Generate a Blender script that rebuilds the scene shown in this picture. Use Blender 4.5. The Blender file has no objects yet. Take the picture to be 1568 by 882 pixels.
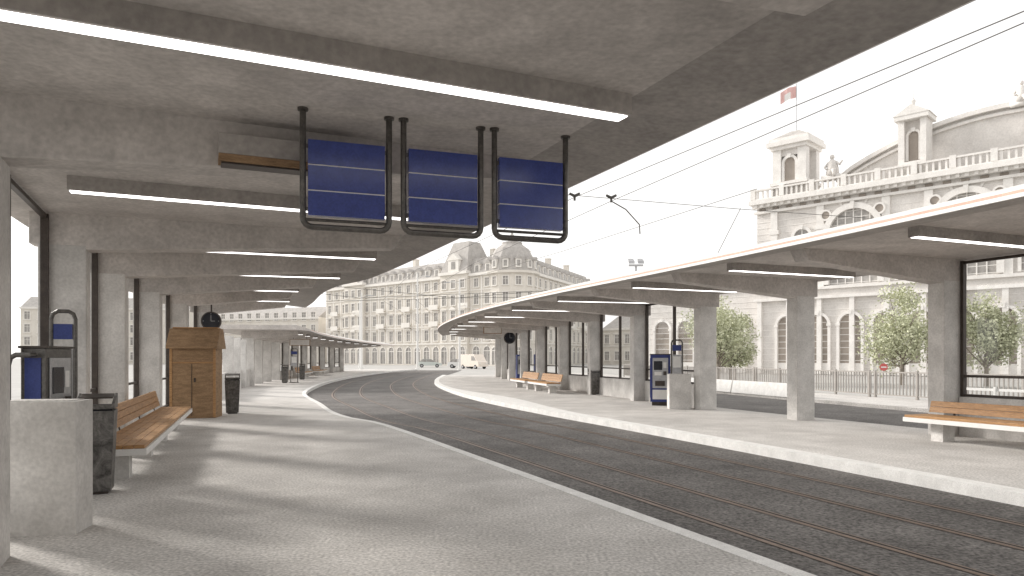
import bpy, bmesh, math, random
import numpy as np
from mathutils import Vector
random.seed(7); np.random.seed(7)
scene=bpy.context.scene
# ---------------------------------------------------------------- materials
def mat(name,c1,c2=None,scale=3.0,rough=0.85,bump=0.0,fine=60.0,fine_amt=0.12,metal=0.0,stretch=(1,1,1),distort=0.0,spec=0.3,lo=0.35,hi=0.65,big=0.0,bigs=0.45):
    m=bpy.data.materials.new(name); m.use_nodes=True
    nt=m.node_tree; n=nt.nodes; l=nt.links; b=n['Principled BSDF']
    b.inputs['Roughness'].default_value=rough; b.inputs['Metallic'].default_value=metal
    b.inputs['Specular IOR Level'].default_value=spec
    if c2 is None: c2=tuple(c*0.8 for c in c1)
    tc=n.new('ShaderNodeTexCoord'); mp=n.new('ShaderNodeMapping'); mp.inputs['Scale'].default_value=stretch
    l.new(tc.outputs['Object'],mp.inputs['Vector'])
    a=n.new('ShaderNodeTexNoise'); a.inputs['Scale'].default_value=scale; a.inputs['Detail'].default_value=8; a.inputs['Roughness'].default_value=0.65; a.inputs['Distortion'].default_value=distort
    l.new(mp.outputs[0],a.inputs['Vector'])
    r=n.new('ShaderNodeValToRGB'); r.color_ramp.elements[0].position=lo; r.color_ramp.elements[1].position=hi
    r.color_ramp.elements[0].color=(*c2,1); r.color_ramp.elements[1].color=(*c1,1)
    l.new(a.outputs['Fac'],r.inputs['Fac'])
    f=n.new('ShaderNodeTexNoise'); f.inputs['Scale'].default_value=fine; f.inputs['Detail'].default_value=3
    l.new(mp.outputs[0],f.inputs['Vector'])
    mr=n.new('ShaderNodeMapRange'); mr.inputs['From Min'].default_value=0.3; mr.inputs['From Max'].default_value=0.7
    mr.inputs['To Min'].default_value=1-fine_amt; mr.inputs['To Max'].default_value=1+fine_amt
    l.new(f.outputs['Fac'],mr.inputs['Value'])
    sc=mr.outputs[0]
    if big>0:
        g=n.new('ShaderNodeTexNoise'); g.inputs['Scale'].default_value=bigs; g.inputs['Detail'].default_value=5; l.new(tc.outputs['Object'],g.inputs['Vector'])
        m2=n.new('ShaderNodeMapRange'); m2.inputs['From Min'].default_value=0.3; m2.inputs['From Max'].default_value=0.7; m2.inputs['To Min'].default_value=1-big; m2.inputs['To Max'].default_value=1+big*.6
        l.new(g.outputs['Fac'],m2.inputs['Value']); mm=n.new('ShaderNodeMath'); mm.operation='MULTIPLY'; l.new(sc,mm.inputs[0]); l.new(m2.outputs[0],mm.inputs[1]); sc=mm.outputs[0]
    mx=n.new('ShaderNodeVectorMath'); mx.operation='SCALE'
    l.new(r.outputs['Color'],mx.inputs[0]); l.new(sc,mx.inputs['Scale'])
    l.new(mx.outputs[0],b.inputs['Base Color'])
    if bump>0:
        bp=n.new('ShaderNodeBump'); bp.inputs['Strength'].default_value=bump; bp.inputs['Distance'].default_value=0.01
        l.new(f.outputs['Fac'],bp.inputs['Height']); l.new(bp.outputs[0],b.inputs['Normal'])
    return m
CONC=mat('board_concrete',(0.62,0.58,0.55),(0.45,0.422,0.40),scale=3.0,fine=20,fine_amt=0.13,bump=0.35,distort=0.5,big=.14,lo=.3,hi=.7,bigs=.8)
CONCD=mat('edge_shade_concrete',(0.45,0.42,0.396),(0.34,0.318,0.30),scale=3.0,fine=20,fine_amt=0.13,bump=0.35,distort=0.5,big=.14,lo=.3,hi=.7,bigs=.8)  # ceiling concrete darkened to paint shade on the canopy edge band
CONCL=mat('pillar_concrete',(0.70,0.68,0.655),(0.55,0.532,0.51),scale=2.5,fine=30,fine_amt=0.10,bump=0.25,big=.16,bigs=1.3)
PAVE=mat('platform_concrete',(0.60,0.577,0.552),(0.47,0.45,0.428),scale=1.1,fine=36,fine_amt=0.34,bump=0.5,distort=0.3,big=.15)
KERB=mat('kerb_granite',(0.78,0.77,0.75),(0.64,0.63,0.61),scale=4,fine=80,fine_amt=0.12)
ASPH=mat('asphalt',(0.158,0.148,0.14),(0.112,0.104,0.098),scale=0.9,fine=32,fine_amt=0.65,bump=0.6,rough=0.8,big=.18)
GROUND=mat('plaza_asphalt',(0.46,0.45,0.43),(0.38,0.37,0.355),scale=0.4,fine=20,fine_amt=0.1)
RAIL=mat('rail_steel',(0.25,0.185,0.145),(0.16,0.12,0.095),scale=5,rough=0.5,metal=0.3)
GROOVE=mat('rail_groove',(0.03,0.028,0.026),(0.02,0.02,0.02),scale=5)
DARK=mat('dark_frame_metal',(0.085,0.07,0.06),(0.055,0.045,0.04),scale=8,rough=0.45,metal=0.3)
TUBE=mat('brushed_tube_steel',(0.15,0.14,0.13),(0.09,0.085,0.08),scale=20,rough=0.35,metal=0.6)
BLUE=mat('sign_blue_enamel',(0.034,0.056,0.25),(0.025,0.042,0.20),scale=12,rough=0.25,fine=60,fine_amt=0.14,spec=0.8)
BLUE2=mat('machine_blue',(0.045,0.065,0.23),(0.035,0.05,0.18),scale=5,rough=0.4)
WHITE=mat('white_paint',(0.80,0.79,0.77),(0.74,0.73,0.71),scale=5,rough=0.5,fine_amt=0.03)
SILV=mat('brushed_steel',(0.45,0.45,0.46),(0.36,0.36,0.37),scale=8,rough=0.35,metal=0.6)
WOOD=mat('bench_wood',(0.50,0.29,0.135),(0.31,0.165,0.07),scale=3,stretch=(1,1,9),rough=0.5,fine=24,fine_amt=0.2,distort=1.5)
KWOOD=mat('cabin_plywood',(0.36,0.235,0.135),(0.23,0.145,0.08),scale=4,stretch=(1,1,4),rough=0.7,fine=30,fine_amt=0.18)
BINM=mat('bin_metal',(0.19,0.18,0.17),(0.05,0.047,0.044),scale=7,rough=0.5,metal=0.2,distort=1.5)
SCR=mat('screen_black',(0.02,0.022,0.03),(0.015,0.015,0.02),rough=0.15)
RED=mat('lamp_red',(0.62,0.16,0.15),(0.55,0.13,0.12),scale=3)
FRED=mat('pale_flag_cloth',(0.74,0.50,0.48),(0.68,0.44,0.42),scale=3)  # pale pinkish red
COPP=mat('copper_edge',(0.66,0.42,0.33),(0.55,0.34,0.27),scale=3,rough=0.5)
STONE=mat('haze_pale_sandstone',(0.74,0.71,0.68),(0.63,0.60,0.57),scale=0.8,fine=8,fine_amt=0.08,big=.08)  # distance haze painted in by paling this stone and its trim
STONE2=mat('sandstone_trim',(0.82,0.795,0.765),(0.72,0.695,0.665),scale=1.2,fine=9,fine_amt=0.06)
STUC=mat('hotel_stucco',(0.76,0.72,0.66),(0.67,0.63,0.57),scale=0.5,fine=6,fine_amt=0.06)  # stucco, trim and roof colours lightened to stand in for haze
HTRIM=mat('hotel_trim',(0.84,0.81,0.765),(0.76,0.73,0.685),scale=0.7,fine=6,fine_amt=0.05)
ROOF=mat('slate_roof',(0.50,0.475,0.45),(0.38,0.36,0.34),scale=1.0,fine=8,fine_amt=0.12)
WIND=mat('window_glass_haze',(0.40,0.38,0.36),(0.28,0.265,0.25),scale=0.5,rough=0.2,fine=3,fine_amt=0.2)  # panes kept pale, haze is mixed into their colour
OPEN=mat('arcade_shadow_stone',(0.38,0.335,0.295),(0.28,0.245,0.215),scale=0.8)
LEAF=mat('leaf',(0.62,0.63,0.45),(0.42,0.44,0.30),scale=1.5,rough=0.7,fine=5,fine_amt=0.2)
BARK=mat('bark',(0.28,0.24,0.20),(0.18,0.155,0.13),scale=8)
RUBB=mat('rubber',(0.03,0.03,0.03),(0.02,0.02,0.02))
def carpaint(nm,c): return mat(nm,c,tuple(x*0.9 for x in c),rough=0.3,spec=0.6,fine_amt=0.02)
def glassmat():
    m=bpy.data.materials.new('shelter_glass'); m.use_nodes=True; nt=m.node_tree; n=nt.nodes; n.clear(); l=nt.links
    o=n.new('ShaderNodeOutputMaterial'); t=n.new('ShaderNodeBsdfTransparent'); t.inputs[0].default_value=(0.96,0.965,0.965,1)
    g=n.new('ShaderNodeBsdfGlossy'); g.inputs['Roughness'].default_value=0.03
    mx=n.new('ShaderNodeMixShader'); mx.inputs[0].default_value=0.06; l.new(t.outputs[0],mx.inputs[1]); l.new(g.outputs[0],mx.inputs[2]); l.new(mx.outputs[0],o.inputs[0]); return m
GLASS=glassmat()
def emis(nm,c,s):
    m=bpy.data.materials.new(nm); m.use_nodes=True; b=m.node_tree.nodes['Principled BSDF']
    b.inputs['Base Color'].default_value=(0.8,0.8,0.8,1); b.inputs['Emission Color'].default_value=(*c,1); b.inputs['Emission Strength'].default_value=s; return m
LAMP=emis('lamp_diffuser',(1,0.98,0.95),3.5)
# ---------------------------------------------------------------- mesh builder
class MB:
    def __init__(s): s.v=[];s.f=[];s.mi=[];s.mats=[];s.F=(0,0,1,0)
    def fr(s,ox,oy,ax,ay):
        L=math.hypot(ax,ay); s.F=(ox,oy,ax/L,ay/L); return s
    def w(s,x,y,z):
        o=s.F; return (o[0]+x*o[2]-y*o[3], o[1]+x*o[3]+y*o[2], z)
    def m(s,mt):
        if mt not in s.mats: s.mats.append(mt)
        return s.mats.index(mt)
    def raw(s,vs,fs,mt):
        k=len(s.v); s.v+=[tuple(p) for p in vs]; i=s.m(mt)
        for f in fs: s.f.append([k+a for a in f]); s.mi.append(i)
    def box(s,x0,x1,y0,y1,z0,z1,mt):
        vs=[s.w(x,y,z) for z in(z0,z1) for (x,y) in((x0,y0),(x1,y0),(x1,y1),(x0,y1))]
        s.raw(vs,[(0,3,2,1),(4,5,6,7),(0,1,5,4),(1,2,6,5),(2,3,7,6),(3,0,4,7)],mt)
    def prism(s,pts,vec,mt):
        n=len(pts); a=[s.w(*p) for p in pts]; b=[s.w(p[0]+vec[0],p[1]+vec[1],p[2]+vec[2]) for p in pts]
        s.raw(a+b,[tuple(range(n))[::-1],tuple(range(n,2*n))]+[(i,(i+1)%n,n+(i+1)%n,n+i) for i in range(n)],mt)
    def hexa(s,p,mt):
        s.raw([s.w(*q) for q in p],[(0,3,2,1),(4,5,6,7),(0,1,5,4),(1,2,6,5),(2,3,7,6),(3,0,4,7)],mt)
    def face(s,pts,mt): s.raw([s.w(*p) for p in pts],[tuple(range(len(pts)))],mt)
    def tube(s,pts,r,mt,n=8):
        P=[Vector(s.w(*p)) for p in pts]; rs=r if isinstance(r,(list,tuple)) else [r]*len(P); vs=[];fs=[]
        for i,p in enumerate(P):
            t=(P[min(i+1,len(P)-1)]-P[max(i-1,0)]).normalized()
            ref=Vector((0,0,1)) if abs(t.z)<0.8 else Vector((0.37,0.93,0))
            if i and abs(t.dot(u0))<0.95: ref=u0
            a=t.cross(ref).normalized(); b=t.cross(a).normalized(); u0=(-b)
            for k in range(n):
                an=2*math.pi*k/n; vs.append(p+(a*math.cos(an)+b*math.sin(an))*rs[i])
        for i in range(len(P)-1):
            for k in range(n):
                fs.append((i*n+k,i*n+(k+1)%n,(i+1)*n+(k+1)%n,(i+1)*n+k))
        fs.append(tuple(range(n))); fs.append(tuple(range((len(P)-1)*n,len(P)*n)))
        s.raw(vs,fs,mt)
    def lathe(s,cx,cy,prof,mt,n=20):
        vs=[];fs=[]
        for r,z in prof:
            for k in range(n):
                a=2*math.pi*k/n; vs.append(s.w(cx+r*math.cos(a),cy+r*math.sin(a),z))
        for i in range(len(prof)-1):
            for k in range(n): fs.append((i*n+k,i*n+(k+1)%n,(i+1)*n+(k+1)%n,(i+1)*n+k))
        fs.append(tuple(range(n))); fs.append(tuple(range((len(prof)-1)*n,len(prof)*n)))
        s.raw(vs,fs,mt)
    def done(s,name,bevel=0,smooth=False,norm=True):
        me=bpy.data.meshes.new(name); me.from_pydata(s.v,[],s.f)
        for m_ in s.mats: me.materials.append(m_)
        me.polygons.foreach_set('material_index',s.mi)
        if smooth: me.polygons.foreach_set('use_smooth',[True]*len(me.polygons))
        me.update()
        if norm:
            bm=bmesh.new(); bm.from_mesh(me); bmesh.ops.recalc_face_normals(bm,faces=bm.faces); bm.to_mesh(me); bm.free()
        o=bpy.data.objects.new(name,me); scene.collection.objects.link(o)
        if bevel>0:
            b=o.modifiers.new('bevel','BEVEL'); b.width=bevel; b.segments=2; b.limit_method='ANGLE'; b.angle_limit=math.radians(50)
        return o
# ---------------------------------------------------------------- plan curves  x=f(y)
class Curve:
    def __init__(s,pts):
        s.y=np.array([p[0] for p in pts],float); s.x=np.array([p[1] for p in pts],float)
        d=np.diff(s.x)/np.diff(s.y); m=np.empty(len(pts)); m[0]=d[0]; m[-1]=d[-1]; m[1:-1]=(d[1:]+d[:-1])/2; s.m=m
    def __call__(s,y):
        if y<=s.y[0]: return float(s.x[0]+s.m[0]*(y-s.y[0]))
        if y>=s.y[-1]: return float(s.x[-1]+s.m[-1]*(y-s.y[-1]))
        i=int(np.searchsorted(s.y,y)-1); h=s.y[i+1]-s.y[i]; t=(y-s.y[i])/h
        return float((2*t**3-3*t**2+1)*s.x[i]+(t**3-2*t**2+t)*h*s.m[i]+(-2*t**3+3*t**2)*s.x[i+1]+(t**3-t**2)*h*s.m[i+1])
KL=Curve([(-10,8.55),(4.94,2.09),(11,-0.53),(15.5,-2.5),(16.9,-3.2),(18,-4.0),(24,-6.4),(30,-8.6),(37.5,-10.3),(46,-11.7),(55,-12.7),(68,-13.5),(82,-13.6),(95,-12.6)])
WL=Curve([(-10,3.35),(0,-1.28),(5.29,-3.73),(9.7,-5.72),(12.8,-6.88),(16.3,-7.98),(19.8,-8.95),(24,-9.95),(29,-11.3),(36,-13.3),(42,-14.6),(50,-16.0),(62,-17.5),(75,-18.6),(90,-18.8)])
KR=Curve([(-10,11.6),(7.9,5.63),(11.6,4.35),(16,2.72),(20.6,.95),(27,-1.2),(33.7,-2.88),(44.6,-4.8),(61,-6.0),(87,-6.6)])
WR=Curve([(-10,18.0),(5,11.85),(9.6,9.98),(13.9,8.2),(17.4,6.78),(21,5.35),(25.8,4.05),(30,3.0),(34.5,2.0),(39,1.05),(45,0.0),(55,-1.2),(64,-1.9)])
def frame(C,y):
    e=0.8; tx=C(y+e)-C(y-e); ty=2*e; L=math.hypot(tx,ty); tx/=L;ty/=L
    return Vector((C(y),y)),Vector((ty,-tx))
def reach(P,N,C,off,sgn):
    lo,hi=0.0,14.0
    for _ in range(40):
        t=(lo+hi)/2; q=P+N*sgn*t
        inside = (q.x < C(q.y)+off) if sgn>0 else (q.x > C(q.y)+off)
        if inside: lo=t
        else: hi=t
    return lo
def ribbon(name,prof_fn,ys,mt,cap=True,mts=None):
    b=MB(); rows=[prof_fn(y) for y in ys]; n=len(rows[0]); vs=[p for r in rows for p in r]
    b.raw(vs,[],mt)
    for i in range(len(ys)-1):
        for k in range(n):
            b.f.append([i*n+k,i*n+(k+1)%n,(i+1)*n+(k+1)%n,(i+1)*n+k]); b.mi.append(b.m(mts[k] if mts else mt))
    if cap:
        b.f.append(list(range(n))); b.mi.append(b.m(mt)); b.f.append(list(range((len(ys)-1)*n,len(ys)*n))); b.mi.append(b.m(mt))
    return b.done(name)
# ---------------------------------------------------------------- ground
b=MB(); b.face([(-900,-200,-0.17),(900,-200,-0.17),(900,1500,-0.17),(-900,1500,-0.17)],GROUND); b.done('ground')
ysL=list(np.arange(-9,95.1,1.0)); ysR=list(np.arange(-9,63.1,1.0))
def sheet(name,fa,fb,ys,z,mt):
    ribb=MB(); vs=[]
    for y in ys: vs+= [(fa(y),y,z),(fb(y),y,z)]
    ribb.raw(vs,[(2*i,2*i+1,2*i+3,2*i+2) for i in range(len(ys)-1)],mt)
    return ribb.done(name)
sheet('road',lambda y:KL(y)-0.05,lambda y:KR(y)+0.05,ysL,-0.14,ASPH)
def slab(name,fa,fb,ys,z,t,mt):
    return ribbon(name,lambda y:[(fa(y),y,z-t),(fb(y),y,z-t),(fb(y),y,z),(fa(y),y,z)],ys,mt)
KW=0.17
slab('platform_pavement',lambda y:WL(y)-1.6,lambda y:KL(y)-KW,ysL,0,0.2,PAVE)
slab('kerb',lambda y:KL(y)-KW,lambda y:KL(y),ysL,0.005,0.2,KERB)
def kwr(y): return 0.30+0.9*math.exp(-((y-27)/5.5)**2)
slab('platform_pavement',lambda y:KR(y)+kwr(y),lambda y:WR(y)+1.1,ysR,0,0.2,PAVE)
slab('kerb',lambda y:KR(y),lambda y:KR(y)+kwr(y),ysR,0.005,0.2,KERB)
sheet('road',lambda y:WR(y)+1.05,lambda y:WR(y)+7.2,list(np.arange(-9,75,1.0)),-0.14,ASPH)
slab('pavement',lambda y:WR(y)+7.2,lambda y:WR(y)+11,list(np.arange(-9,75,1.0)),-0.02,0.14,PAVE)
# rails
b=MB()
for fr_ in (0.17,0.36,0.60,0.80):
    def rx(y): return KL(y)+(KR(y)-KL(y))*fr_
    for a,c in zip(ysL[:-1],ysL[1:]):
        b.face([(rx(a)-.035,a,-.134),(rx(a)+.035,a,-.134),(rx(c)+.035,c,-.134),(rx(c)-.035,c,-.134)],RAIL)
        b.face([(rx(a)+.035,a,-.135),(rx(a)+.075,a,-.135),(rx(c)+.075,c,-.135),(rx(c)+.035,c,-.135)],GROOVE)
        b.face([(rx(a)+.075,a,-.1345),(rx(a)+.1,a,-.1345),(rx(c)+.1,c,-.1345),(rx(c)+.075,c,-.1345)],RAIL)
b.done('tram_rails')
# ---------------------------------------------------------------- canopies
ZC=3.40; ZB=2.94
def canopy(W,K,koff,sgn,y0,y1,pillars,bays,backoff,dz=0,pd=0.55,fixtures=True,bandw=0.74):
    ys=list(np.arange(y0,y1,0.8))+[y1]
    def prof(y):
        P,N=frame(W,y); w=reach(P,N,K,koff,sgn); N=N*sgn
        q=lambda t,z:(P.x+N.x*t,P.y+N.y*t,z+dz)
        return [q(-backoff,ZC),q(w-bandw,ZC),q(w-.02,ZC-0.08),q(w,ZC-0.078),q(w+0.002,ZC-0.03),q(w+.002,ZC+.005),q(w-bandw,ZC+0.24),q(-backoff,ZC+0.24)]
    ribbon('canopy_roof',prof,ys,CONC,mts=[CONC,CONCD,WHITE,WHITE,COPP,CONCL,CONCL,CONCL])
    for y in pillars:
        P,N=frame(W,y); w=reach(P,N,K,koff,sgn); N=N*sgn
        pb=MB(); pb.fr(P.x,P.y,N.x,N.y)
        th=0.17
        pb.box(-pd,0,-th,th,-0.02,ZB+dz+0.05,CONCL)
        pb.done('concrete_pillar',bevel=0.012)
        bb=MB(); bb.fr(P.x,P.y,N.x,N.y); e=w-bandw
        bb.prism([(-pd-0.1,-th+.004,ZB+dz+0.048),(0.02,-th+.004,ZB+dz+0.0),(e-0.12,-th+.004,ZC-0.2+dz),(e,-th+.004,ZC+dz+0.01),(-pd-0.1,-th+.004,ZC+dz+0.01)],(0,2*th-.008,0),CONC)
        bb.done('roof_beam',bevel=0.01)
    if fixtures:
        for a,c in zip(pillars[:-1],pillars[1:]):
            y=(a+c)/2; P,N=frame(W,y); w=reach(P,N,K,koff,sgn); N=N*sgn
            fx=MB(); fx.fr(P.x,P.y,N.x,N.y); s0=max(0.1,w-bandw-4.6); e=w-bandw-0.04
            fx.box(s0,e,-0.09,0.09,ZC-0.15+dz,ZC+0.01+dz,CONCD)
            fx.box(s0+.02,e-.02,-0.06,0.06,ZC-0.158+dz,ZC-0.1495+dz,LAMP)
            fx.done('linear_ceiling_lamp')
    for (i,kind) in bays:
        a,c=pillars[i],pillars[i+1]
        Pa,Na=frame(W,a); Pc,Nc=frame(W,c); off=-sgn*(pd-0.08)
        A=Pa+Na*off; C=Pc+Nc*off; D=C-A; L=D.length
        wb=MB(); wb.fr(A.x,A.y,D.x,D.y)
        x0,x1=0.19,L-0.19
        zp,zr=kind
        zt=ZC+dz-0.03
        wb.box(x0,x1,-0.08,0.08,-0.02,zp,CONCL)
        nm=3
        for k in range(nm):
            xx=x0+0.03+(x1-x0-0.06)*k/(nm-1)
            wb.box(xx-.03,xx+.03,-.045,.045,zp+0.001,zt,DARK)
        for z in (zp+.03,zr,zt-.035):
            for k in range(nm-1):
                xa=x0+0.03+(x1-x0-0.06)*k/(nm-1)+.032; xb=x0+0.03+(x1-x0-0.06)*(k+1)/(nm-1)-.032
                wb.box(xa,xb,-.03,.03,z-.025,z+.025,DARK)
        wb.face([(x0+.06,0,zp+.06),(x1-.06,0,zp+.06),(x1-.06,0,zt-.061),(x0+.06,0,zt-.061)],GLASS)
        wb.done('glazed_screen_wall')
pl=[-7.0,-2.6,1.75,5.29,9.7,12.9,16.4,19.9,23.6]
canopy(WL,KL,-0.28,1,-8.8,25.3,pl,[(i,(0.18,0.95)) for i in range(8)],0.95)
pl2=[35.8,39,42.2,45.6,49.2,53,57,61,65.5,70,75,80]
canopy(WL,KL,-0.2,1,37.2,84,[p for p in pl2 if p>37],[(i,(0.5,1.0)) for i in range(3,10)],2.2,dz=-0.42)
pr=[-3.6,0.8,5.2,9.6,13.9,17.4,20.9,25.2,29.4,33.6,37.8,42,46.5,51,56]
canopy(WR,KR,0.2,-1,-8.5,59,pr,[(i,(0.75,1.15)) for i in (1,2,3)]+[(i,(0.7,1.1)) for i in range(6,14) ],1.0)
for y in (29.5,32.8,35.8):
    P,N=frame(WL,y); pb=MB(); pb.fr(P.x,P.y,N.x,N.y); pb.box(-.4,0,-.16,.16,-.02,2.4,CONCL); pb.done('concrete_pillar',bevel=.01)
b=MB()
for a,c in ((25.3,29.5),(29.5,32.8),(32.8,35.8),(35.8,39)):
    P,_=frame(WL,a);Q,_=frame(WL,c); b.fr(P.x,P.y,Q.x-P.x,Q.y-P.y); L=(Q-P).length
    b.box(.2,L-.2,.2,.32,-.02,.9,CONCL)
b.done('parapet_wall')
# ---------------------------------------------------------------- hanging signs
sd=Vector((2.045,.72)).normalized()
def hsign(px,py,w):
    b=MB(); b.fr(px,py,sd.x,sd.y)
    zb=2.50; r=.024
    pts=[(0,0,ZC+.01),(0,0,zb+.07)]+[(.07-.07*math.cos(a),0,zb+.07-.07*math.sin(a)) for a in (0.4,0.8,1.2,1.57)]
    pts+=[(w-.07+.07*math.sin(a),0,zb+.07-.07*math.cos(a)) for a in (0,.4,.8,1.2,1.57)]+[(w,0,ZC+.01)]
    b.tube(pts,r,TUBE,12)
    b.tube([(0,0,ZC-.02),(0,0,ZC+.005)],.04,TUBE,12); b.tube([(w,0,ZC-.02),(w,0,ZC+.005)],.04,TUBE,12)
    b.tube([(0.02,0,zb+.055),(w-.02,0,zb+.055)],.012,TUBE,8)
    H=.195
    for k in range(3):
        z0=2.585+k*H
        b.box(.037,w-.037,-.03,.03,z0,z0+H-.010,BLUE)
        if k: b.box(.038,w-.038,-.024,.024,z0-.0095,z0-.0005,WHITE)
    for z in (2.62,3.1):
        b.box(.0,.036,-.008,.008,z,z+.03,TUBE); b.box(w-.036,w,-.008,.008,z,z+.03,TUBE)
    b.done('hanging_destination_sign')
hsign(-1.59,5.46,.655); hsign(-.862,5.71,.64); hsign(-.146,5.95,.64)
b=MB(); b.fr(-2.34,5.72,.92,.4); b.box(0,1.15,-.14,.06,3.04,3.1,KWOOD); b.box(.0,1.15,-.14,-.115,3.101,3.26,CONCD); b.box(0.02,1.13,-.12,.04,3.025,3.039,DARK); b.done('beam_cable_box',bevel=.004)
def clock(x,y,z,r,ztop):
    b=MB(); b.fr(x,y,1,0.25)
    b.tube([(0,-.07,z),(0,.07,z)],r,DARK,28); b.tube([(0,-.078,z),(0,-.071,z)],r*.88,SCR,28); b.tube([(0,.071,z),(0,.078,z)],r*.88,SCR,28)
    b.box(-.008,.008,-.083,-.08,z,z+r*.6,SILV); b.box(0,r*.4,-.083,-.08,z-.008,z+.008,SILV)
    for k in range(4):
        a=k*math.pi/2; b.box(r*.76*math.sin(a)-.01,r*.76*math.sin(a)+.01,-.082,-.079,z+r*.76*math.cos(a)-.01,z+r*.76*math.cos(a)+.01,SILV)
    b.tube([(0,0,z+r-.02),(0,0,ztop)],.025,DARK,8); b.done('platform_clock')
clock(-9.5,22.7,2.66,.3,3.4); clock(-0.15,44.0,2.72,.36,3.4)
def hbox(x,y,z0,w,h,dirx,diry,zt):
    b=MB(); b.fr(x,y,dirx,diry); b.box(0,w,-.08,.08,z0,z0+h,KWOOD); b.box(.03,w-.03,-.09,-.081,z0+.03,z0+h-.03,STONE)
    for q in(.2,w-.2): b.tube([(q,0,z0+h-.01),(q,0,zt)],.015,DARK,6)
    b.done('hanging_information_box')
hbox(-1.55,39,2.82,1.0,.36,1,.2,3.41); hbox(-13.6,44,2.25,1.2,.4,1,.15,2.99)
# ---------------------------------------------------------------- benches
def bench(C,ya,yb,sgn,inset,name='wooden_bench',nb=3):
    P,N=frame(C,ya); Q,M=frame(C,yb); N=N*sgn;M=M*sgn
    A=P+N*inset; B=Q+M*inset; D=B-A; L=D.length
    b=MB(); b.fr(A.x,A.y,D.x,D.y); s=-sgn
    def yb_(a,c,z0,z1,x0,x1,mt): b.box(x0,x1,min(a*s,c*s),max(a*s,c*s),z0,z1,mt)
    yb_(0.02,.66,.33,.41,0,L,WHITE)
    for k in range(5): yb_(.05+k*.118,.05+k*.118+.112,.4105,.455,.015,L-.015,WOOD)
    for k in range(nb):
        z=.49+k*.105; y=.0-.028*k
        b.hexa([(0.05,y*s,z),(L-.05,y*s,z),(L-.05,(y+.035)*s,z),(0.05,(y+.035)*s,z),(0.05,(y-.03)*s,z+.1),(L-.05,(y-.03)*s,z+.1),(L-.05,(y+.005)*s,z+.1),(0.05,(y+.005)*s,z+.1)],WOOD)
    nl=max(2,int(L/2)+1)
    for k in range(nl):
        x=.5+(L-1.0)*k/(nl-1)
        yb_(.12,.42,-.01,.33,x-.12,x+.12,CONCL)
        b.hexa([(x-.02,-.02*s,.36),(x+.02,-.02*s,.36),(x+.02,.0*s,.36),(x-.02,.0*s,.36),(x-.02,(-.03*nb-.04)*s,.48+nb*.105),(x+.02,(-.03*nb-.04)*s,.48+nb*.105),(x+.02,(-.03*nb-.01)*s,.48+nb*.105),(x-.02,(-.03*nb-.01)*s,.48+nb*.105)],DARK)
    b.done(name,bevel=.006)
bench(WL,8.35,15.3,1,0.14); 
bench(WR,8.0,13.7,-1,0.5,nb=2); bench(WR,30.2,33.4,-1,.9); bench(WR,34.0,37.2,-1,.9)
bench(WL,52,56,1,.6); bench(WL,60,64,1,.6)
# ---------------------------------------------------------------- bins
def bin_(x,y,ax,ay,h=1.07,w=.34,mt=BINM):
    b=MB(); b.fr(x,y,ax,ay); a=w/2; t=a*1.08
    b.hexa([(-a*.88,-a*.88,0.03),(a*.88,-a*.88,0.03),(a*.88,a*.88,.03),(-a*.88,a*.88,.03),(-t,-t,h*.86),(t,-t,h*.86),(t,t,h*.86),(-t,t,h*.86)],mt)
    b.box(-a*.7,a*.7,-a*.7,a*.7,-.005,.031,DARK)
    b.box(-t*.9,t*.9,-t*.9,t*.9,h*.861,h*.875,SCR)
    b.hexa([(-t,-t,h*.875),(t,-t,h*.875),(t,-t+.03,h*.875),(-t,-t+.03,h*.875),(-t,-t,h*.93),(t,-t,h*.93),(t,-t+.03,h*.93),(-t,-t+.03,h*.93)],mt)
    for sx in(-t,t-.03): b.hexa([(sx,-t+.031,h*.875),(sx+.03,-t+.031,h*.875),(sx+.03,t,h*.875),(sx,t,h*.875),(sx,-t+.031,h*.93),(sx+.03,-t+.031,h*.93),(sx+.03,t,h*1.03),(sx,t,h*1.03)],mt)
    b.hexa([(-t+.03,-.02,h*.975),(t-.03,-.02,h*.975),(t-.03,t,h*1.005),(-t+.03,t,h*1.005),(-t+.03,-.02,h*.99),(t-.03,-.02,h*.99),(t-.03,t,h*1.025),(-t+.03,t,h*1.025)],DARK)
    b.done('litter_bin',bevel=.008)
bin_(-4.63,8.0,.92,.4,1.07,.36); bin_(-7.55,19.4,.93,.35,1.05,.36); bin_(3.35,29.4,.93,.35,1.05,.36)
bin_(-13.6,43,.95,.2,1.05,.36); bin_(-14.6,50,.95,.2,1.05,.36)
def cblock(x,y,ax,ay,w,d,h):
    b=MB(); b.fr(x,y,ax,ay)
    b.box(0,w,0,d,-.01,h,CONCL)
    b.box(.05,w-.05,.05,d-.05,h+.001,h+.007,PAVE)
    b.done('concrete_block_planter',bevel=.03)
cblock(-4.33,6.0,.985,.17,.63,.36,1.13); cblock(4.6,21.0,.99,-.1,.62,.6,1.02)
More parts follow.
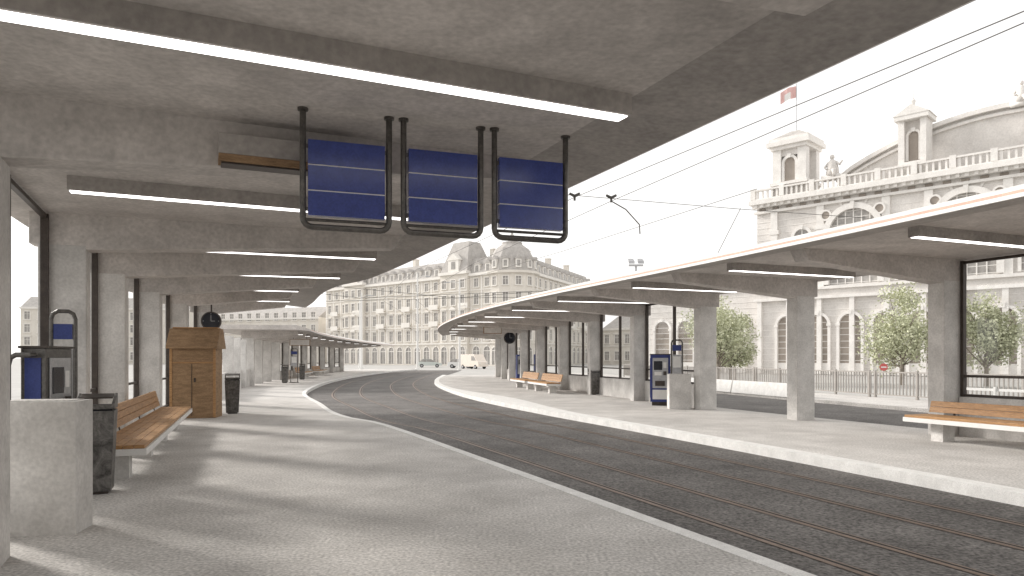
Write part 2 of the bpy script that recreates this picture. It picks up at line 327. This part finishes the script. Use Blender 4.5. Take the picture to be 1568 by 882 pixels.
# ---------------------------------------------------------------- ticket machines
def ticket(x,y,ax,ay,s=1.0,d=.42,L=.62,side=BLUE2):
    b=MB(); b.fr(x,y,ax,ay); k=L/.62
    b.box(0,L,0,d,.12,1.6*s,side); b.box(.05,L-.05,.04,d-.04,-.005,.119,DARK)
    b.box(.07*k,.55*k,-.02,-.001,.55,1.5*s,SILV); b.box(.11*k,.37*k,-.028,-.021,1.12,1.4,SCR); b.box(.4*k,.5*k,-.028,-.021,1.18,1.36,WHITE)
    b.box(.13*k,.35*k,-.028,-.021,.95,1.06,WHITE); b.box(.4*k,.5*k,-.05,-.021,.96,1.08,DARK); b.box(.15*k,.45*k,-.06,-.021,.62,.78,DARK)
    b.box(.07*k,.55*k,-.015,-.001,.2,.5,WHITE)
    b.box(-.02,L+.02,-.03,d+.02,1.6*s+.001,1.6*s+.025,DARK)
    b.box(-.012,-.001,.04,d-.04,.25,1.5*s,BLUE2)
    b.done('ticket_machine',bevel=.012)
def stele(x,y,ax,ay,w=.33):
    b=MB(); b.fr(x,y,ax,ay)
    b.tube([(0,0,0),(0,0,1.96),(.02,0,2.02),(.07,0,2.05),(w-.07,0,2.05),(w-.02,0,2.02),(w,0,1.96),(w,0,0)],.024,TUBE,10)
    b.box(.028,w-.028,-.02,.02,1.72,1.9,BLUE2); b.box(.028,w-.028,-.015,.015,1.0,1.6,SILV); b.box(.05,w-.05,-.022,-.016,1.2,1.55,WHITE)
    b.box(-.06,w+.06,-.1,.1,-.005,.05,DARK)
    b.done('ticket_validator')
ticket(-4.87,7.5,-.12,.99,d=.24,L=.56,side=TUBE); stele(-5.42,8.45,.95,.3,.25)
b=MB(); b.fr(-5.12,7.3,.98,.18); b.tube([(0,0,0),(0,0,1.42),(.02,0,1.5),(.07,0,1.53),(.2,0,1.53),(.2,.1,1.53)],.026,TUBE,10); b.tube([(0.02,0,.9),(.2,0,.9),(.2,.1,.9)],.02,TUBE,8)
b.done('handrail')
ticket(4.35,22.6,.97,-.2); stele(4.95,22.3,.97,-.2)
# ---------------------------------------------------------------- wooden kiosk
b=MB(); b.fr(-8.45,17.75,.985,.17)
w=1.06;d=.75;h=1.75
b.box(0,w,0,d,.0,h,KWOOD)
for x in(-.012,w-.05): b.box(x,x+.062,-.015,-.001,.02,h-.01,WOOD)
b.box(.06,w-.06,-.012,-.001,h*.78,h*.8,WOOD); b.box(.5,.512,-.012,-.001,.05,h*.77,DARK); b.box(.56,.6,-.03,-.001,.9,1.0,DARK)
b.prism([(-.07,-.12,h-.02),(-.07,-.12,h+.04),(-.07,.22,2.24),(-.07,.56,2.24),(-.07,d+.1,h+.04),(-.07,d+.1,h-.02)],(w+.14,0,0),KWOOD)
b.box(.0,w+.0,.2,.58,2.241,2.27,WOOD)
b.done('wooden_kiosk',bevel=.006)
for (x,y) in ((0.3,44.5),(1.3,40.5)):
    b=MB(); b.fr(x,y,.96,.2); b.box(0,.5,0,.35,.1,1.7,BLUE2); b.box(.05,.45,-.02,-.001,.5,1.6,SILV); b.box(.1,.4,-.03,-.021,1.1,1.4,SCR); b.box(.05,.45,.03,.3,-.01,.1,DARK); b.done('ticket_machine')
stele(-13.4,43.5,.96,.2,.4)
# ---------------------------------------------------------------- fences right
def fence(name,pts,h,z0,mt,pitch=.14,r=.012):
    b=MB()
    for (x0,y0),(x1,y1) in zip(pts[:-1],pts[1:]):
        L=math.hypot(x1-x0,y1-y0); b.fr(x0,y0,x1-x0,y1-y0)
        b.box(0,L,-.025,.025,z0+h-.05,z0+h,mt); b.box(0,L,-.02,.02,z0+.1,z0+.14,mt)
        n=int(L/pitch)
        for k in range(n): b.box(k*pitch-r,k*pitch+r,-r,r,z0+.141,z0+h-.051,mt)
        for k in range(int(L/2)+1): b.box(k*2-.04+.07,k*2+.04+.07,-.04,.04,z0-.02,z0+h+.04,mt)
    b.done(name)
fence('metal_railing',[(WR(y)+10.5,y) for y in (4,12,20,28,36,46,58)],1.0,-.02,mat('railing_paint',(0.36,0.335,0.31),rough=.5),pitch=.16,r=.018)
b=MB()
for y in (6,10,14,18):
    x0,x1=WR(y)+7.5,WR(y+3.6)+7.5; b.fr(x0,y,x1-x0,3.6); L=math.hypot(x1-x0,3.6)
    for z in (.1,.34,.58): b.box(0,L,-.03,.03,z,z+.07,WHITE)
    for q in (.1,L/2,L-.1): b.box(q-.03,q+.03,.031,.08,-.03,.7,WHITE)
b.done('white_barrier')
b=MB()
for a in (27,32): 
    x0=WR(a)+7.35; x1=WR(a+4.9)+7.35; b.fr(x0,a,x1-x0,4.9); L=math.hypot(x1-x0,4.9); b.prism([(0,-.2,-.03),(0,.2,-.03),(0,.1,.5),(0,-.1,.5)],(L,0,0),KERB)
b.done('concrete_barrier')
b=MB(); b.fr(18.1,35.0,1,-.3); b.tube([(0,0,-.03),(0,0,1.3)],.025,SILV,8); b.tube([(0,-.05,1.05),(0,-.035,1.05)],.18,RED,24); b.box(-.12,.12,-.058,-.051,1.02,1.08,WHITE); b.done('traffic_sign')
# ---------------------------------------------------------------- trees
def tree(x,y,h,cw,seed):
    rng=random.Random(seed); b=MB(); b.fr(x,y,1,0)
    b.tube([(0,0,-.1),(.03,0,h*.2),(-.02,.04,h*.4),(.04,0,h*.7)],[.13,.1,.08,.03],BARK,8)
    cl=[]
    for k in range(30):
        a=rng.random()*6.28; z0=h*(.14+.36*rng.random()); rr=cw/2*(.35+.6*rng.random()); z1=z0+h*(.02+.42*rng.random()); z1=min(z1,h*.93)
        rr*=math.sqrt(max(.15,1-((z1-h*.5)/(h*.5))**2))
        e=(rr*math.cos(a),rr*math.sin(a),z1); m_=(e[0]*.45,e[1]*.45,z0+(z1-z0)*.4)
        b.tube([(0,0,z0),m_,e],[.045,.03,.01],BARK,5); cl.append(e); cl.append((e[0]*.55+rng.uniform(-.2,.2),e[1]*.55,z1+rng.uniform(-.4,.3)))
    cl.append((0,0,h*.9)); cl.append((.1,0,h*.78)); cl.append((0,.1,h*.6))
    for c in cl:
        R=cw*.15*rng.uniform(.7,1.35)
        for k in range(120):
            v=Vector((rng.gauss(0,1),rng.gauss(0,1),rng.gauss(0,.8)))
            v=v.normalized()*R*rng.uniform(.3,1.2); p=Vector(c)+v
            s=rng.uniform(.05,.11); u=Vector((rng.gauss(0,1),rng.gauss(0,1),rng.gauss(0,1))).normalized(); w_=u.cross(Vector((rng.gauss(0,1),rng.gauss(0,1),rng.gauss(0,1)))).normalized()
            b.face([tuple(p-u*s),tuple(p+w_*s*.6),tuple(p+u*s),tuple(p-w_*s*.6)],LEAF)
    b.done('tree',norm=False)
tree(12.9,45,5.4,4.6,1); tree(15.2,50,5.0,3.4,2); tree(22.8,42,5.8,5.0,3); tree(26.4,40,5.4,3.8,4); tree(30.5,38,5.6,4.0,5)
# ---------------------------------------------------------------- architecture helpers
def arch(b,xc,z0,zs,r,y,pane,trim,t=.28,pr=.16,bars=3):
    N=12; arc=[(xc+r*math.cos(math.pi*k/N),zs+r*math.sin(math.pi*k/N)) for k in range(N+1)]
    b.face([(xc-r,y-.012,z0),(xc+r,y-.012,z0)]+[(a,y-.012,z) for a,z in arc],pane)
    R=r+t
    for k in range(N):
        a0=math.pi*k/N;a1=math.pi*(k+1)/N
        p=[(xc+q*math.cos(a),zs+q*math.sin(a)) for q,a in((r,a0),(R,a0),(R,a1),(r,a1))]
        b.prism([(px,y,pz) for px,pz in p],(0,-pr,0),trim)
    b.box(xc-R,xc-r,y-pr,y,z0,zs,trim); b.box(xc+r,xc+R,y-pr,y,z0,zs,trim)
    b.prism([(xc-.13,y-pr,zs+r-.05),(xc+.13,y-pr,zs+r-.05),(xc+.2,y-pr,zs+R+.1),(xc-.2,y-pr,zs+R+.1)],(0,-.08,0),trim)
    for k in range(1,bars+1):
        xx=xc-r+2*r*k/(bars+1); hh=math.sqrt(max(0,r*r-(xx-xc)**2)); b.box(xx-.05,xx+.05,y-.06,y-.013,z0,zs+hh,trim)
    if bars: b.box(xc-r,xc+r,y-.075,y-.061,zs-.08,zs+.08,trim)
def rectwin(b,xc,z0,w,h,y,pane,trim,hood=False,ped=False):
    b.box(xc-w/2,xc+w/2,y-.03,y,z0,z0+h,pane)
    t=.18
    b.box(xc-w/2-t,xc-w/2,y-.16,y,z0-.05,z0+h,trim); b.box(xc+w/2,xc+w/2+t,y-.16,y,z0-.05,z0+h,trim)
    b.box(xc-w/2-t,xc+w/2+t,y-.2,y,z0+h,z0+h+.22,trim); b.box(xc-w/2-t-.1,xc+w/2+t+.1,y-.3,y,z0-.25,z0-.051,trim)
    b.box(xc-.04,xc+.04,y-.07,y-.031,z0,z0+h,trim); b.box(xc-w/2,xc-.041,y-.065,y-.031,z0+h*.68,z0+h*.68+.07,trim); b.box(xc+.041,xc+w/2,y-.065,y-.031,z0+h*.68,z0+h*.68+.07,trim)
    if hood: b.box(xc-w/2-.35,xc+w/2+.35,y-.42,y,z0+h+.24,z0+h+.42,trim)
    if ped: b.prism([(xc-w/2-.3,y,z0+h+.422),(xc+w/2+.3,y,z0+h+.422),(xc,y,z0+h+.95)],(0,-.35,0),trim)
def balus(b,x0,x1,y,z,h,mt,pitch=.5):
    b.box(x0,x1,y-.16,y+.16,z,z+.14,mt); b.box(x0,x1,y-.18,y+.18,z+h-.16,z+h,mt)
    n=int((x1-x0)/pitch)
    for k in range(n):
        xx=x0+(k+.5)*(x1-x0)/n
        if k%6==0: b.box(xx-.25,xx+.25,y-.2,y+.2,z+.141,z+h+.12,mt)
        else: b.box(xx-.09,xx+.09,y-.09,y+.09,z+.141,z+h-.161,mt)
# ---------------------------------------------------------------- station building
b=MB(); b.fr(25.6,75,.716,-.698); LB=52
b.box(0,LB,0,16,-.2,17.3,STONE)
b.box(-14,-.01,1.0,16,-.2,9.6,STONE); b.box(-14.3,-.01,.6,1.0,9.0,9.7,STONE2)
for z in (7.3,8.2): b.box(-.2,LB,-.45,0,z,z+.28,STONE2)
b.box(-.1,LB,-.2,0,7.581,8.199,STONE)
b.box(-.15,LB,-.3,0,11.1,11.35,STONE2)
b.box(-.2,LB,-.35,0,16.4,16.65,STONE2); 
b.box(-.5,LB,-.95,0,17.301,17.75,STONE2); b.box(-.3,LB,-.55,0,17.0,17.3,STONE2)
for k in range(int(LB/.7)): b.box(k*.7,k*.7+.3,-.75,-.56,17.0,17.3,STONE2)
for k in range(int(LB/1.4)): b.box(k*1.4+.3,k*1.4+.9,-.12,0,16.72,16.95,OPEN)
balus(b,-.4,LB,-.55,17.76,1.1,STONE2,.5)
x=-12.0
while x<LB-2:
    yy=0 if x>0.5 else 1.0
    if not(-1.2<x<1.0):
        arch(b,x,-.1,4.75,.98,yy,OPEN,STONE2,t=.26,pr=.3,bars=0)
        b.box(x-.98,x+.98,yy-.1,yy-.013,-.1,1.0,STONE2); b.box(x-1.3,x-.9,yy-.38,yy-.301,4.6,4.85,STONE2); b.box(x+.9,x+1.3,yy-.38,yy-.301,4.6,4.85,STONE2)
    x+=3.05
for k in range(17):
    if k*3.05+.3<LB-1: b.box(k*3.05+.15,k*3.05+.6,-.34,0,-.1,7.29,STONE2)
for zz in np.arange(.6,16.2,.62):
    if not(7.1<zz<8.6): b.box(-.03,LB,-.035,-.0,zz,zz+.06,STONE2)
for zz in np.arange(.6,9.0,.62): b.box(-14,-.03,.965,1.0,zz,zz+.06,STONE2)
for c in (9.6,18.9,28.2,37.5):
    arch(b,c,8.6,13.5,2.2,0,WIND,STONE2,t=.55,pr=.35,bars=5)
    for k in range(1,8):
        a=math.pi*k/8; b.prism([(c+2.78*math.cos(a-.03),0,13.5+2.78*math.sin(a-.03)),(c+2.78*math.cos(a+.03),0,13.5+2.78*math.sin(a+.03)),(c+3.25*math.cos(a+.04),0,13.5+3.25*math.sin(a+.04)),(c+3.25*math.cos(a-.04),0,13.5+3.25*math.sin(a-.04))],(0,-.1,0),STONE2)
for c in (4.7,14.2,23.5,32.8):
    arch(b,c,11.5,13.6,.75,0,WIND,STONE2,t=.3,pr=.22,bars=1); arch(b,c,8.6,10.0,.7,0,WIND,STONE2,t=.25,pr=.2,bars=1)
for c in (1.9,6.55,12.5,16.0,21.9,25.2,31.2,34.6):
    b.box(c-.35,c+.35,-.25,0,8.5,16.39,STONE2); b.box(c-.5,c+.5,-.32,0,14.1,14.5,STONE2)
for c in (7.1,11.95,16.5,21.3,25.8,30.6):
    n=14
    for k in range(n):
        a0=2*math.pi*k/n;a1=2*math.pi*(k+1)/n
        b.prism([(c+.02+q*math.cos(a),0,15.35+q*math.sin(a)) for q,a in((.38,a0),(.55,a0),(.55,a1),(.38,a1))],(0,-.36,0),STONE2)
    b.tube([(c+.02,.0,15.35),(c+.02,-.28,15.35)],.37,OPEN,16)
# tower
x0,x1=1.8,5.2
b.box(x0,x1,-.35,3.2,17.752,19.0,STONE)
b.box(x0-.2,x1+.2,-.55,3.4,19.0,19.3,STONE2)
for (ax,ay) in ((x0,-.3),(x1-.85,-.3),(x0,2.3),(x1-.85,2.3)): b.box(ax,ax+.85,ay,ay+.85,19.301,22.6,STONE2)
b.box(x0+.85,x1-.85,-.1,0.3,21.95,22.6,STONE); b.box(x0+.2,x0+.6,.56,2.29,21.9,22.6,STONE)
arch(b,3.5,19.4,21.2,.55,-.0,OPEN,STONE2,t=.26,pr=.2,bars=0)
b.box(x0+.85,x1-.85,.31,3.0,19.301,22.5,STONE)
b.box(x0+.25,x0+.84,.8,2.2,19.301,21.89,OPEN)
b.box(x0-.15,x1+.15,-.5,3.35,22.6,22.95,STONE2); b.box(x0-.45,x1+.45,-.8,3.65,22.951,23.4,STONE2)
b.box(x0-.3,x1+.3,-.6,3.5,23.401,23.75,STONE2)
b.hexa([(x0-.2,-.5,23.751),(x1+.2,-.5,23.751),(x1+.2,3.4,23.751),(x0-.2,3.4,23.751),(x0+1.3,1.1,24.7),(x1-1.3,1.1,24.7),(x1-1.3,1.8,24.7),(x0+1.3,1.8,24.7)],ROOF)
def arcwall(xa,xb,zb,rise,y,th,mt,mt2):
    n=20; top=[(xa+(xb-xa)*k/n, zb+rise*math.sin(math.pi*k/n)**.8) for k in range(n+1)]
    b.prism([(xa,y,17.7),(xb,y,17.7)]+[(a,y,z) for a,z in top[::-1]],(0,th,0),mt)
    for (a0,z0),(a1,z1) in zip(top[:-1],top[1:]):
        b.prism([(a0,y-.5,z0),(a1,y-.5,z1),(a1,y-.5,z1+.4),(a0,y-.5,z0+.4)],(0,th+.6,0),mt2)
        b.prism([(a0,y-.25,z0-.5),(a1,y-.25,z1-.5),(a1,y-.25,z1-.25),(a0,y-.25,z0-.25)],(0,.25,0),mt2)
arcwall(7.2,35,19.0,4.0,2.6,6,STONE,STONE2)
for xa in (13.5,27.2):
    W_=2.3
    b.box(xa,xa+W_,-.2,2.0,17.753,19.2,STONE2)
    b.box(xa,xa+.5,-.1,1.9,19.2,23.0,STONE2); b.box(xa+W_-.5,xa+W_,-.1,1.9,19.2,23.0,STONE2); b.box(xa+.5,xa+W_-.5,.5,1.8,19.2,23.0,STONE)
    arch(b,xa+W_/2,19.4,21.6,.42,.5,OPEN,STONE2,t=.2,pr=.2,bars=0)
    b.box(xa-.25,xa+W_+.25,-.4,2.2,23.001,23.4,STONE2)
    b.prism([(xa-.35,-.45,23.401),(xa+W_+.35,-.45,23.401),(xa+W_/2,-.45,24.3)],(0,2.7,0),STONE2)
    b.tube([(xa+W_/2,.2,24.2),(xa+W_/2,.2,24.7),(xa+W_/2,.2,25.0)],[.12,.24,.05],STONE2,8); b.tube([(xa+W_/2,.2,25.0),(xa+W_/2,.2,25.9)],.04,STONE2,6)
b.done('station_building')
def statue(u,v,z,s):
    b=MB(); ox,oy=25.6+.716*u+.698*v,75-.698*u+.716*v; b.fr(ox,oy,.716,-.698)
    b.box(-.7*s,.7*s,-.4*s,.4*s,z,z+.35*s,STONE2)
    b.tube([(0,0,z+.3*s),(.05*s,0,z+.9*s),(0,0,z+1.4*s),(0,0,z+1.62*s)],[.5*s,.42*s,.33*s,.1*s],STONE,10)
    b.tube([(0,0,z+1.6*s),(0,0,z+1.72*s),(0,0,z+1.9*s),(0,0,z+1.98*s)],[.07*s,.17*s,.16*s,.05*s],STONE,10)
    b.tube([(.28*s,0,z+1.35*s),(.6*s,-.1*s,z+1.1*s),(.85*s,-.2*s,z+1.35*s)],[.12*s,.09*s,.06*s],STONE,7)
    b.tube([(-.28*s,0,z+1.35*s),(-.5*s,-.2*s,z+1.0*s),(-.3*s,-.4*s,z+.8*s)],[.12*s,.09*s,.06*s],STONE,7)
    b.tube([(.1*s,-.1*s,z+.7*s),(.3*s,-.5*s,z+.65*s),(.35*s,-.55*s,z+.2*s)],[.2*s,.17*s,.1*s],STONE,7)
    b.done('roof_statue',smooth=True)
statue(7.4,.6,18.9,1.25); statue(22.4,2.4,22.9,1.1); statue(24.0,2.4,23.0,1.2)
# flag
b=MB(); fx,fy=25.6+.716*3.5+.698*1.5,75-.698*3.5+.716*1.5; b.fr(fx,fy,1,0)
b.tube([(0,0,24.5),(0,0,29.6)],.045,SILV,6)
n=8
for k in range(n):
    xa,xb=-1.6*k/n,-1.6*(k+1)/n; ya,yb=.18*math.sin(k*1.1),.18*math.sin((k+1)*1.1); da,db=-.7*(k/n)**1.5,-.7*((k+1)/n)**1.5
    b.face([(xa,ya,28.2+da),(xb,yb,28.2+db),(xb,yb,28.9+db),(xa,ya,28.9+da)],WHITE if 2<k<6 else FRED); b.face([(xa,ya,28.9+da),(xb,yb,28.9+db),(xb,yb,29.4+db),(xa,ya,29.4+da)],FRED)
b.done('flag_on_pole')
# ---------------------------------------------------------------- hotel
b=MB()
def hfacade(ox,oy,ax,ay,L,D,bays):
    b.fr(ox,oy,ax,ay)
    b.box(0,L,0,D,-.2,19.5,STUC)
    b.box(-.1,L+.1,-.25,0,4.5,4.8,HTRIM); b.box(-.1,L+.1,-.6,0,19.0,19.55,HTRIM); b.box(-.1,L+.1,-.2,0,8.4,8.6,HTRIM); b.box(-.1,L+.1,-.2,0,15.9,16.1,HTRIM)
    p=L/bays
    for i in range(bays):
        xc=(i+.5)*p
        arch(b,xc,.1,3.0,p*.3,0,WIND,HTRIM,t=.2,pr=.15,bars=1)
        rectwin(b,xc,5.4,1.3,2.3,0,WIND,HTRIM,hood=True,ped=(i%3==1)); rectwin(b,xc,9.3,1.3,2.3,0,WIND,HTRIM,hood=True); rectwin(b,xc,13.0,1.3,2.1,0,WIND,HTRIM); rectwin(b,xc,16.7,1.2,1.7,0,WIND,HTRIM)
        if i%3==1:
            for z in (8.75,12.45): b.box(xc-1.5,xc+1.5,-1.1,-.21,z-.2,z,HTRIM); b.box(xc-1.5,xc+1.5,-1.1,-1.02,z+.001,z+.9,HTRIM)
        b.box(xc-p/2-.2,xc-p/2+.2,-.12,0,4.81,18.99,HTRIM)
    b.prism([(0,-.1,19.551),(0,1.6,23.0),(0,D-1.6,23.0),(0,D,19.551)],(L,0,0),ROOF)
    for i in range(bays):
        xc=(i+.5)*p
        b.box(xc-.75,xc+.75,.1,1.6,19.6,21.5,HTRIM); b.box(xc-.45,xc+.45,.05,.099,19.9,21.2,WIND)
        b.prism([(xc-.95,-.05,21.501),(xc+.95,-.05,21.501),(xc,-.05,22.3)],(0,1.9,0),ROOF)
    for i in range(2,bays,4): b.box(i*p-.5,i*p+.5,3,4.2,22.9,24.8,STUC); b.box(i*p-.6,i*p+.6,2.9,4.3,24.801,25,HTRIM)
hfacade(-49,190,45,-40,60.2,14,19)
hfacade(4,150,17,40,43.5,12,13)
b.fr(-49,190,45,-40)
for xa,wd,hh in ((9,8,25.5),(45,8.5,27)):
    b.box(xa,xa+wd,-.9,0,-.2,19.6,STUC); b.box(xa-.2,xa+wd+.2,-1.4,0,19.601,20.2,HTRIM); b.box(xa-.1,xa+wd+.1,-1.1,-.91,8.4,8.6,HTRIM); b.box(xa-.1,xa+wd+.1,-1.1,-.91,4.5,4.8,HTRIM); b.box(xa-.1,xa+wd+.1,-1.1,-.91,15.9,16.1,HTRIM)
    for j in range(3):
        xc=xa+wd*(j+.5)/3
        arch(b,xc,.1,3.0,.9,-.9,WIND,HTRIM,t=.2,pr=.15,bars=1)
        for z,h in ((5.4,2.4),(9.3,2.4),(13.0,2.1),(16.7,1.7)): rectwin(b,xc,z,1.3,h,-.9,WIND,HTRIM,hood=z<12,ped=j==1 and z<12)
    b.hexa([(xa,-.9,20.2),(xa+wd,-.9,20.2),(xa+wd,8,20.2),(xa,8,20.2),(xa+1.8,1.5,hh),(xa+wd-1.8,1.5,hh),(xa+wd-1.8,5,hh),(xa+1.8,5,hh)],ROOF)
    b.box(xa+wd/2-1.6,xa+wd/2+1.6,-.95,1.2,20.201,22.8,HTRIM); b.box(xa+wd/2-.6,xa+wd/2+.6,-1.0,-.951,20.8,22.4,WIND)
    b.prism([(xa+wd/2-1.9,-1.1,22.801),(xa+wd/2+1.9,-1.1,22.801),(xa+wd/2,-1.1,24.3)],(0,2.6,0),HTRIM)
b.fr(0,153,1,0)
b.lathe(0,0,[(5.3,-.2),(5.3,4.5),(5.6,4.5),(5.6,4.8),(5.3,4.8),(5.3,19),(6.0,19.1),(6.0,19.6),(5.3,19.7)],STUC,12)
b.lathe(0,0,[(5.4,19.7),(4.7,22.5),(3.6,24.6),(2.2,25.6),(2.2,26),(0.9,26.3),(.15,28.2)],ROOF,12)
for k in range(12):
    a0=2*math.pi*(k+.5)/12; nx,ny=math.cos(a0),math.sin(a0)
    if ny>0.3: continue
    R=5.3*math.cos(math.pi/12); b.fr(0+nx*R,153+ny*R,-ny,nx)
    for z,h in ((5.4,2.4),(9.3,2.4),(13.0,2.1),(16.7,1.7)): 
        rectwin(b,0,z,1.1,h,0,WIND,HTRIM,hood=z<12)
    arch(b,0,.1,3,.7,0,WIND,HTRIM,t=.15,pr=.12,bars=1)
    b.box(-.6,.6,-.2,1.4,20.2,22.0,HTRIM); b.box(-.35,.35,-.24,-.201,20.5,21.7,WIND); b.prism([(-.8,-.35,22.001),(.8,-.35,22.001),(0,-.35,22.8)],(0,1.6,0),ROOF)
b.done('hotel_building')
def block(ox,oy,ax,ay,L,D,H,n,fl,name='town_house'):
    global b
    b=MB(); b.fr(ox,oy,ax,ay); b.box(0,L,0,D,-.2,H,STUC); b.box(-.2,L+.2,-.4,0,H-.5,H+.01,HTRIM); b.box(-.1,L+.1,-.2,0,4.2,4.5,HTRIM)
    b.prism([(0,0,H+.012),(0,D/2,H+3.2),(0,D,H+.012)],(L,0,0),ROOF)
    for i in range(n):
        for k in range(fl): rectwin(b,(i+.5)*L/n,1.0+k*3.4 if k==0 else 1.6+k*3.4,1.3,2,0,WIND,HTRIM,hood=k==1)
    b.done(name)
block(-86,205,34,-12,36,12,12.5,12,4); block(-130,190,40,8,42,12,15,13,4)
block(22,175,34,-38,50,12,8.6,16,2)
# ---------------------------------------------------------------- vehicles
def car(x,y,ax,ay,col,L=4.3,van=False):
    b=MB(); b.fr(x,y,ax,ay); P=carpaint('car_paint',col); W=.88; z=-.17
    H=1.45 if not van else 2.2
    if van: body=[(0,.35),(0,1.9),(.1,2.2),(L-1.2,2.2),(L-.5,1.25),(L-.05,1.05),(L,.35)]; cab=[(L-1.9,1.25),(L-1.9,1.95),(L-1.25,1.95),(L-.65,1.25)]
    else: body=[(0,.35),(.02,.85),(.15,.98),(1.1,.98),(L-1.3,.95),(L-.15,.75),(L,.6),(L,.35)]; cab=[(.35,.97),(.95,H),(L-1.9,H),(L-1.1,.95)]
    b.prism([(p,-W,q+z) for p,q in body],(0,2*W,0),P)
    if van: b.prism([(p,-W-.01,q+z) for p,q in cab],(0,2*W+.02,0),WIND)
    else:
        b.prism([(p,-W*.88,q+z) for p,q in cab],(0,2*W*.88,0),WIND); b.box(.9,L-1.85,-W*.86,W*.86,H+z,H+z+.04,P)
        b.box((L-1)/2,(L-1)/2+.08,-W*.885,W*.885,.98+z,H+z-.001,P)
    for wx in (.8,L-.85):
        for s in (-1,1):
            b.tube([(wx,s*(W+.02),.32+z),(wx,s*(W-.2),.32+z)],.32,RUBB,14); b.tube([(wx,s*(W+.03),.32+z),(wx,s*(W+.021),.32+z)],.19,SILV,10)
    for s in (-1,1): b.box(L-.02,L+.02,s*.65-.15,s*.65+.15,.62+z if not van else .8+z,.74+z if not van else .95+z,WHITE); b.box(-.02,0.0,s*.68-.12,s*.68+.12,.7+z,.85+z,RED)
    b.done('van' if van else 'car',bevel=.03)
car(-16.5,125,1,.1,(.58,.62,.59)); car(-10.5,118,1,-.1,(.75,.75,.74)); car(-7.4,112,.7,-.9,(.76,.68,.60),5.0,True)
# ---------------------------------------------------------------- poles, wires, lights
def pole(x,y,h,arm=0):
    b=MB(); b.fr(x,y,1,0); b.tube([(0,0,-.17),(0,0,1.2),(0,0,h)],[.2,.16,.1],WHITE,10); b.tube([(0,0,-.17),(0,0,0.1)],.28,WHITE,12)
    if arm: b.tube([(0,0,h-.6),(arm*.5,0,h-.3),(arm,0,h-.35)],.045,WHITE,6); b.box(arm-.5,arm+.2,-.12,.12,h-.45,h-.36,SILV)
    b.done('street_lamp')
pole(-12.9,98,13,1.6); pole(-7.0,96,12,-1.5); pole(-22,105,11,1.5); pole(-25,118,11,0)
WIRE=mat('wire_black',(.07,.065,.06),rough=.6)
b=MB(); b.fr(0,0,1,0)
def wire(*p,r=.008): b.tube(list(p),r,WIRE,5)
wire((10.4,-2,5.5),(5.9,8.3,5.5),(1.56,17.9,5.5)); wire((10.9,-2,5.5),(6.1,8.6,5.5),(2.5,18.1,5.45))
wire((1.56,17.9,5.5),(-4.5,33,5.5),(-9,50,5.5),(-11,90,5.5)); wire((2.5,18.1,5.45),(-1.5,30,5.5),(-6.5,48,5.5),(-8.5,90,5.5))
wire((1.2,18.0,5.6),(6.3,19.8,5.6),(12,22,5.7)); wire((5.8,17,5.5),(1.87,27,5.5),(-3,38,5.5)); wire((6.3,19.8,5.62),(5.7,19.9,4.4),(5.6,19.9,3.6))
wire((2.5,18.1,5.45),(2.9,18.3,5.28),(3.3,18.6,4.95),(3.35,18.8,4.75),r=.016)
wire((-20,80,9.5),(-6,78,8),(10,80,9.5),r=.025); wire((-25,95,9),(-12.9,98,9.5),(-7,96,9.5),(8,100,10),r=.025); wire((-30,70,9),(-14,66,7),(2,70,8),r=.02)
for (x,y) in ((1.56,17.9),(2.5,18.1)): b.tube([(x-.13,y,5.6),(x,y,5.53),(x+.13,y,5.6)],[.03,.045,.03],WIRE,8); b.tube([(x,y,5.42),(x,y,5.53)],.03,WIRE,6)
b.done('overhead_wires')
b=MB(); b.fr(3.45,20,1,0); b.tube([(0,0,3.5),(0,0,4.1)],.03,SILV,8); b.box(-.2,.2,-.03,.03,4.05,4.1,SILV)
for s in(-.13,.13): b.prism([(s-.08,-.1,4.11),(s+.08,-.1,4.11),(s+.07,.1,4.2),(s-.07,.1,4.2)],(0,.03,.08),SILV)
b.done('floodlight')
# ---------------------------------------------------------------- light
to_sun=Vector((-.85,.53,0)).normalized()
el=math.radians(24); az=math.atan2(to_sun.x,to_sun.y)
S=Vector((to_sun.x*math.cos(el),to_sun.y*math.cos(el),math.sin(el)))
ld=bpy.data.lights.new('sun','SUN'); ld.energy=3.6; ld.angle=math.radians(8); ld.color=(1,.95,.89)
lo=bpy.data.objects.new('sun',ld); lo.rotation_euler=(-S).to_track_quat('-Z','Y').to_euler(); lo.location=(-40,40,40); scene.collection.objects.link(lo)
wd=bpy.data.worlds.new('World'); scene.world=wd; wd.use_nodes=True; nt=wd.node_tree; n=nt.nodes; l=nt.links
sk=n.new('ShaderNodeTexSky'); sk.sky_type='NISHITA'; sk.sun_disc=False; sk.sun_elevation=el; sk.sun_rotation=az; sk.dust_density=4; sk.air_density=1.2
hs=n.new('ShaderNodeHueSaturation'); hs.inputs['Saturation'].default_value=.10; l.new(sk.outputs[0],hs.inputs['Color'])
mx=n.new('ShaderNodeMix'); mx.data_type='RGBA'; mx.inputs['Factor'].default_value=.65
l.new(hs.outputs[0],mx.inputs[6]); mx.inputs[7].default_value=(10.6,10.4,10.15,1)
l.new(mx.outputs[2],n['Background'].inputs['Color']); n['Background'].inputs['Strength'].default_value=.15
# ---------------------------------------------------------------- camera
cd=bpy.data.cameras.new('camera'); cam=bpy.data.objects.new('camera',cd); scene.collection.objects.link(cam); scene.camera=cam
cam.location=(0,0,1.5); cam.rotation_euler=(math.radians(90),0,0)
cd.sensor_width=36; cd.lens=36*1100/1568; cd.shift_y=107/1568; cd.clip_end=3000; cd.clip_start=.05
scene.view_settings.view_transform='Standard'; scene.view_settings.look='None'; scene.view_settings.exposure=0
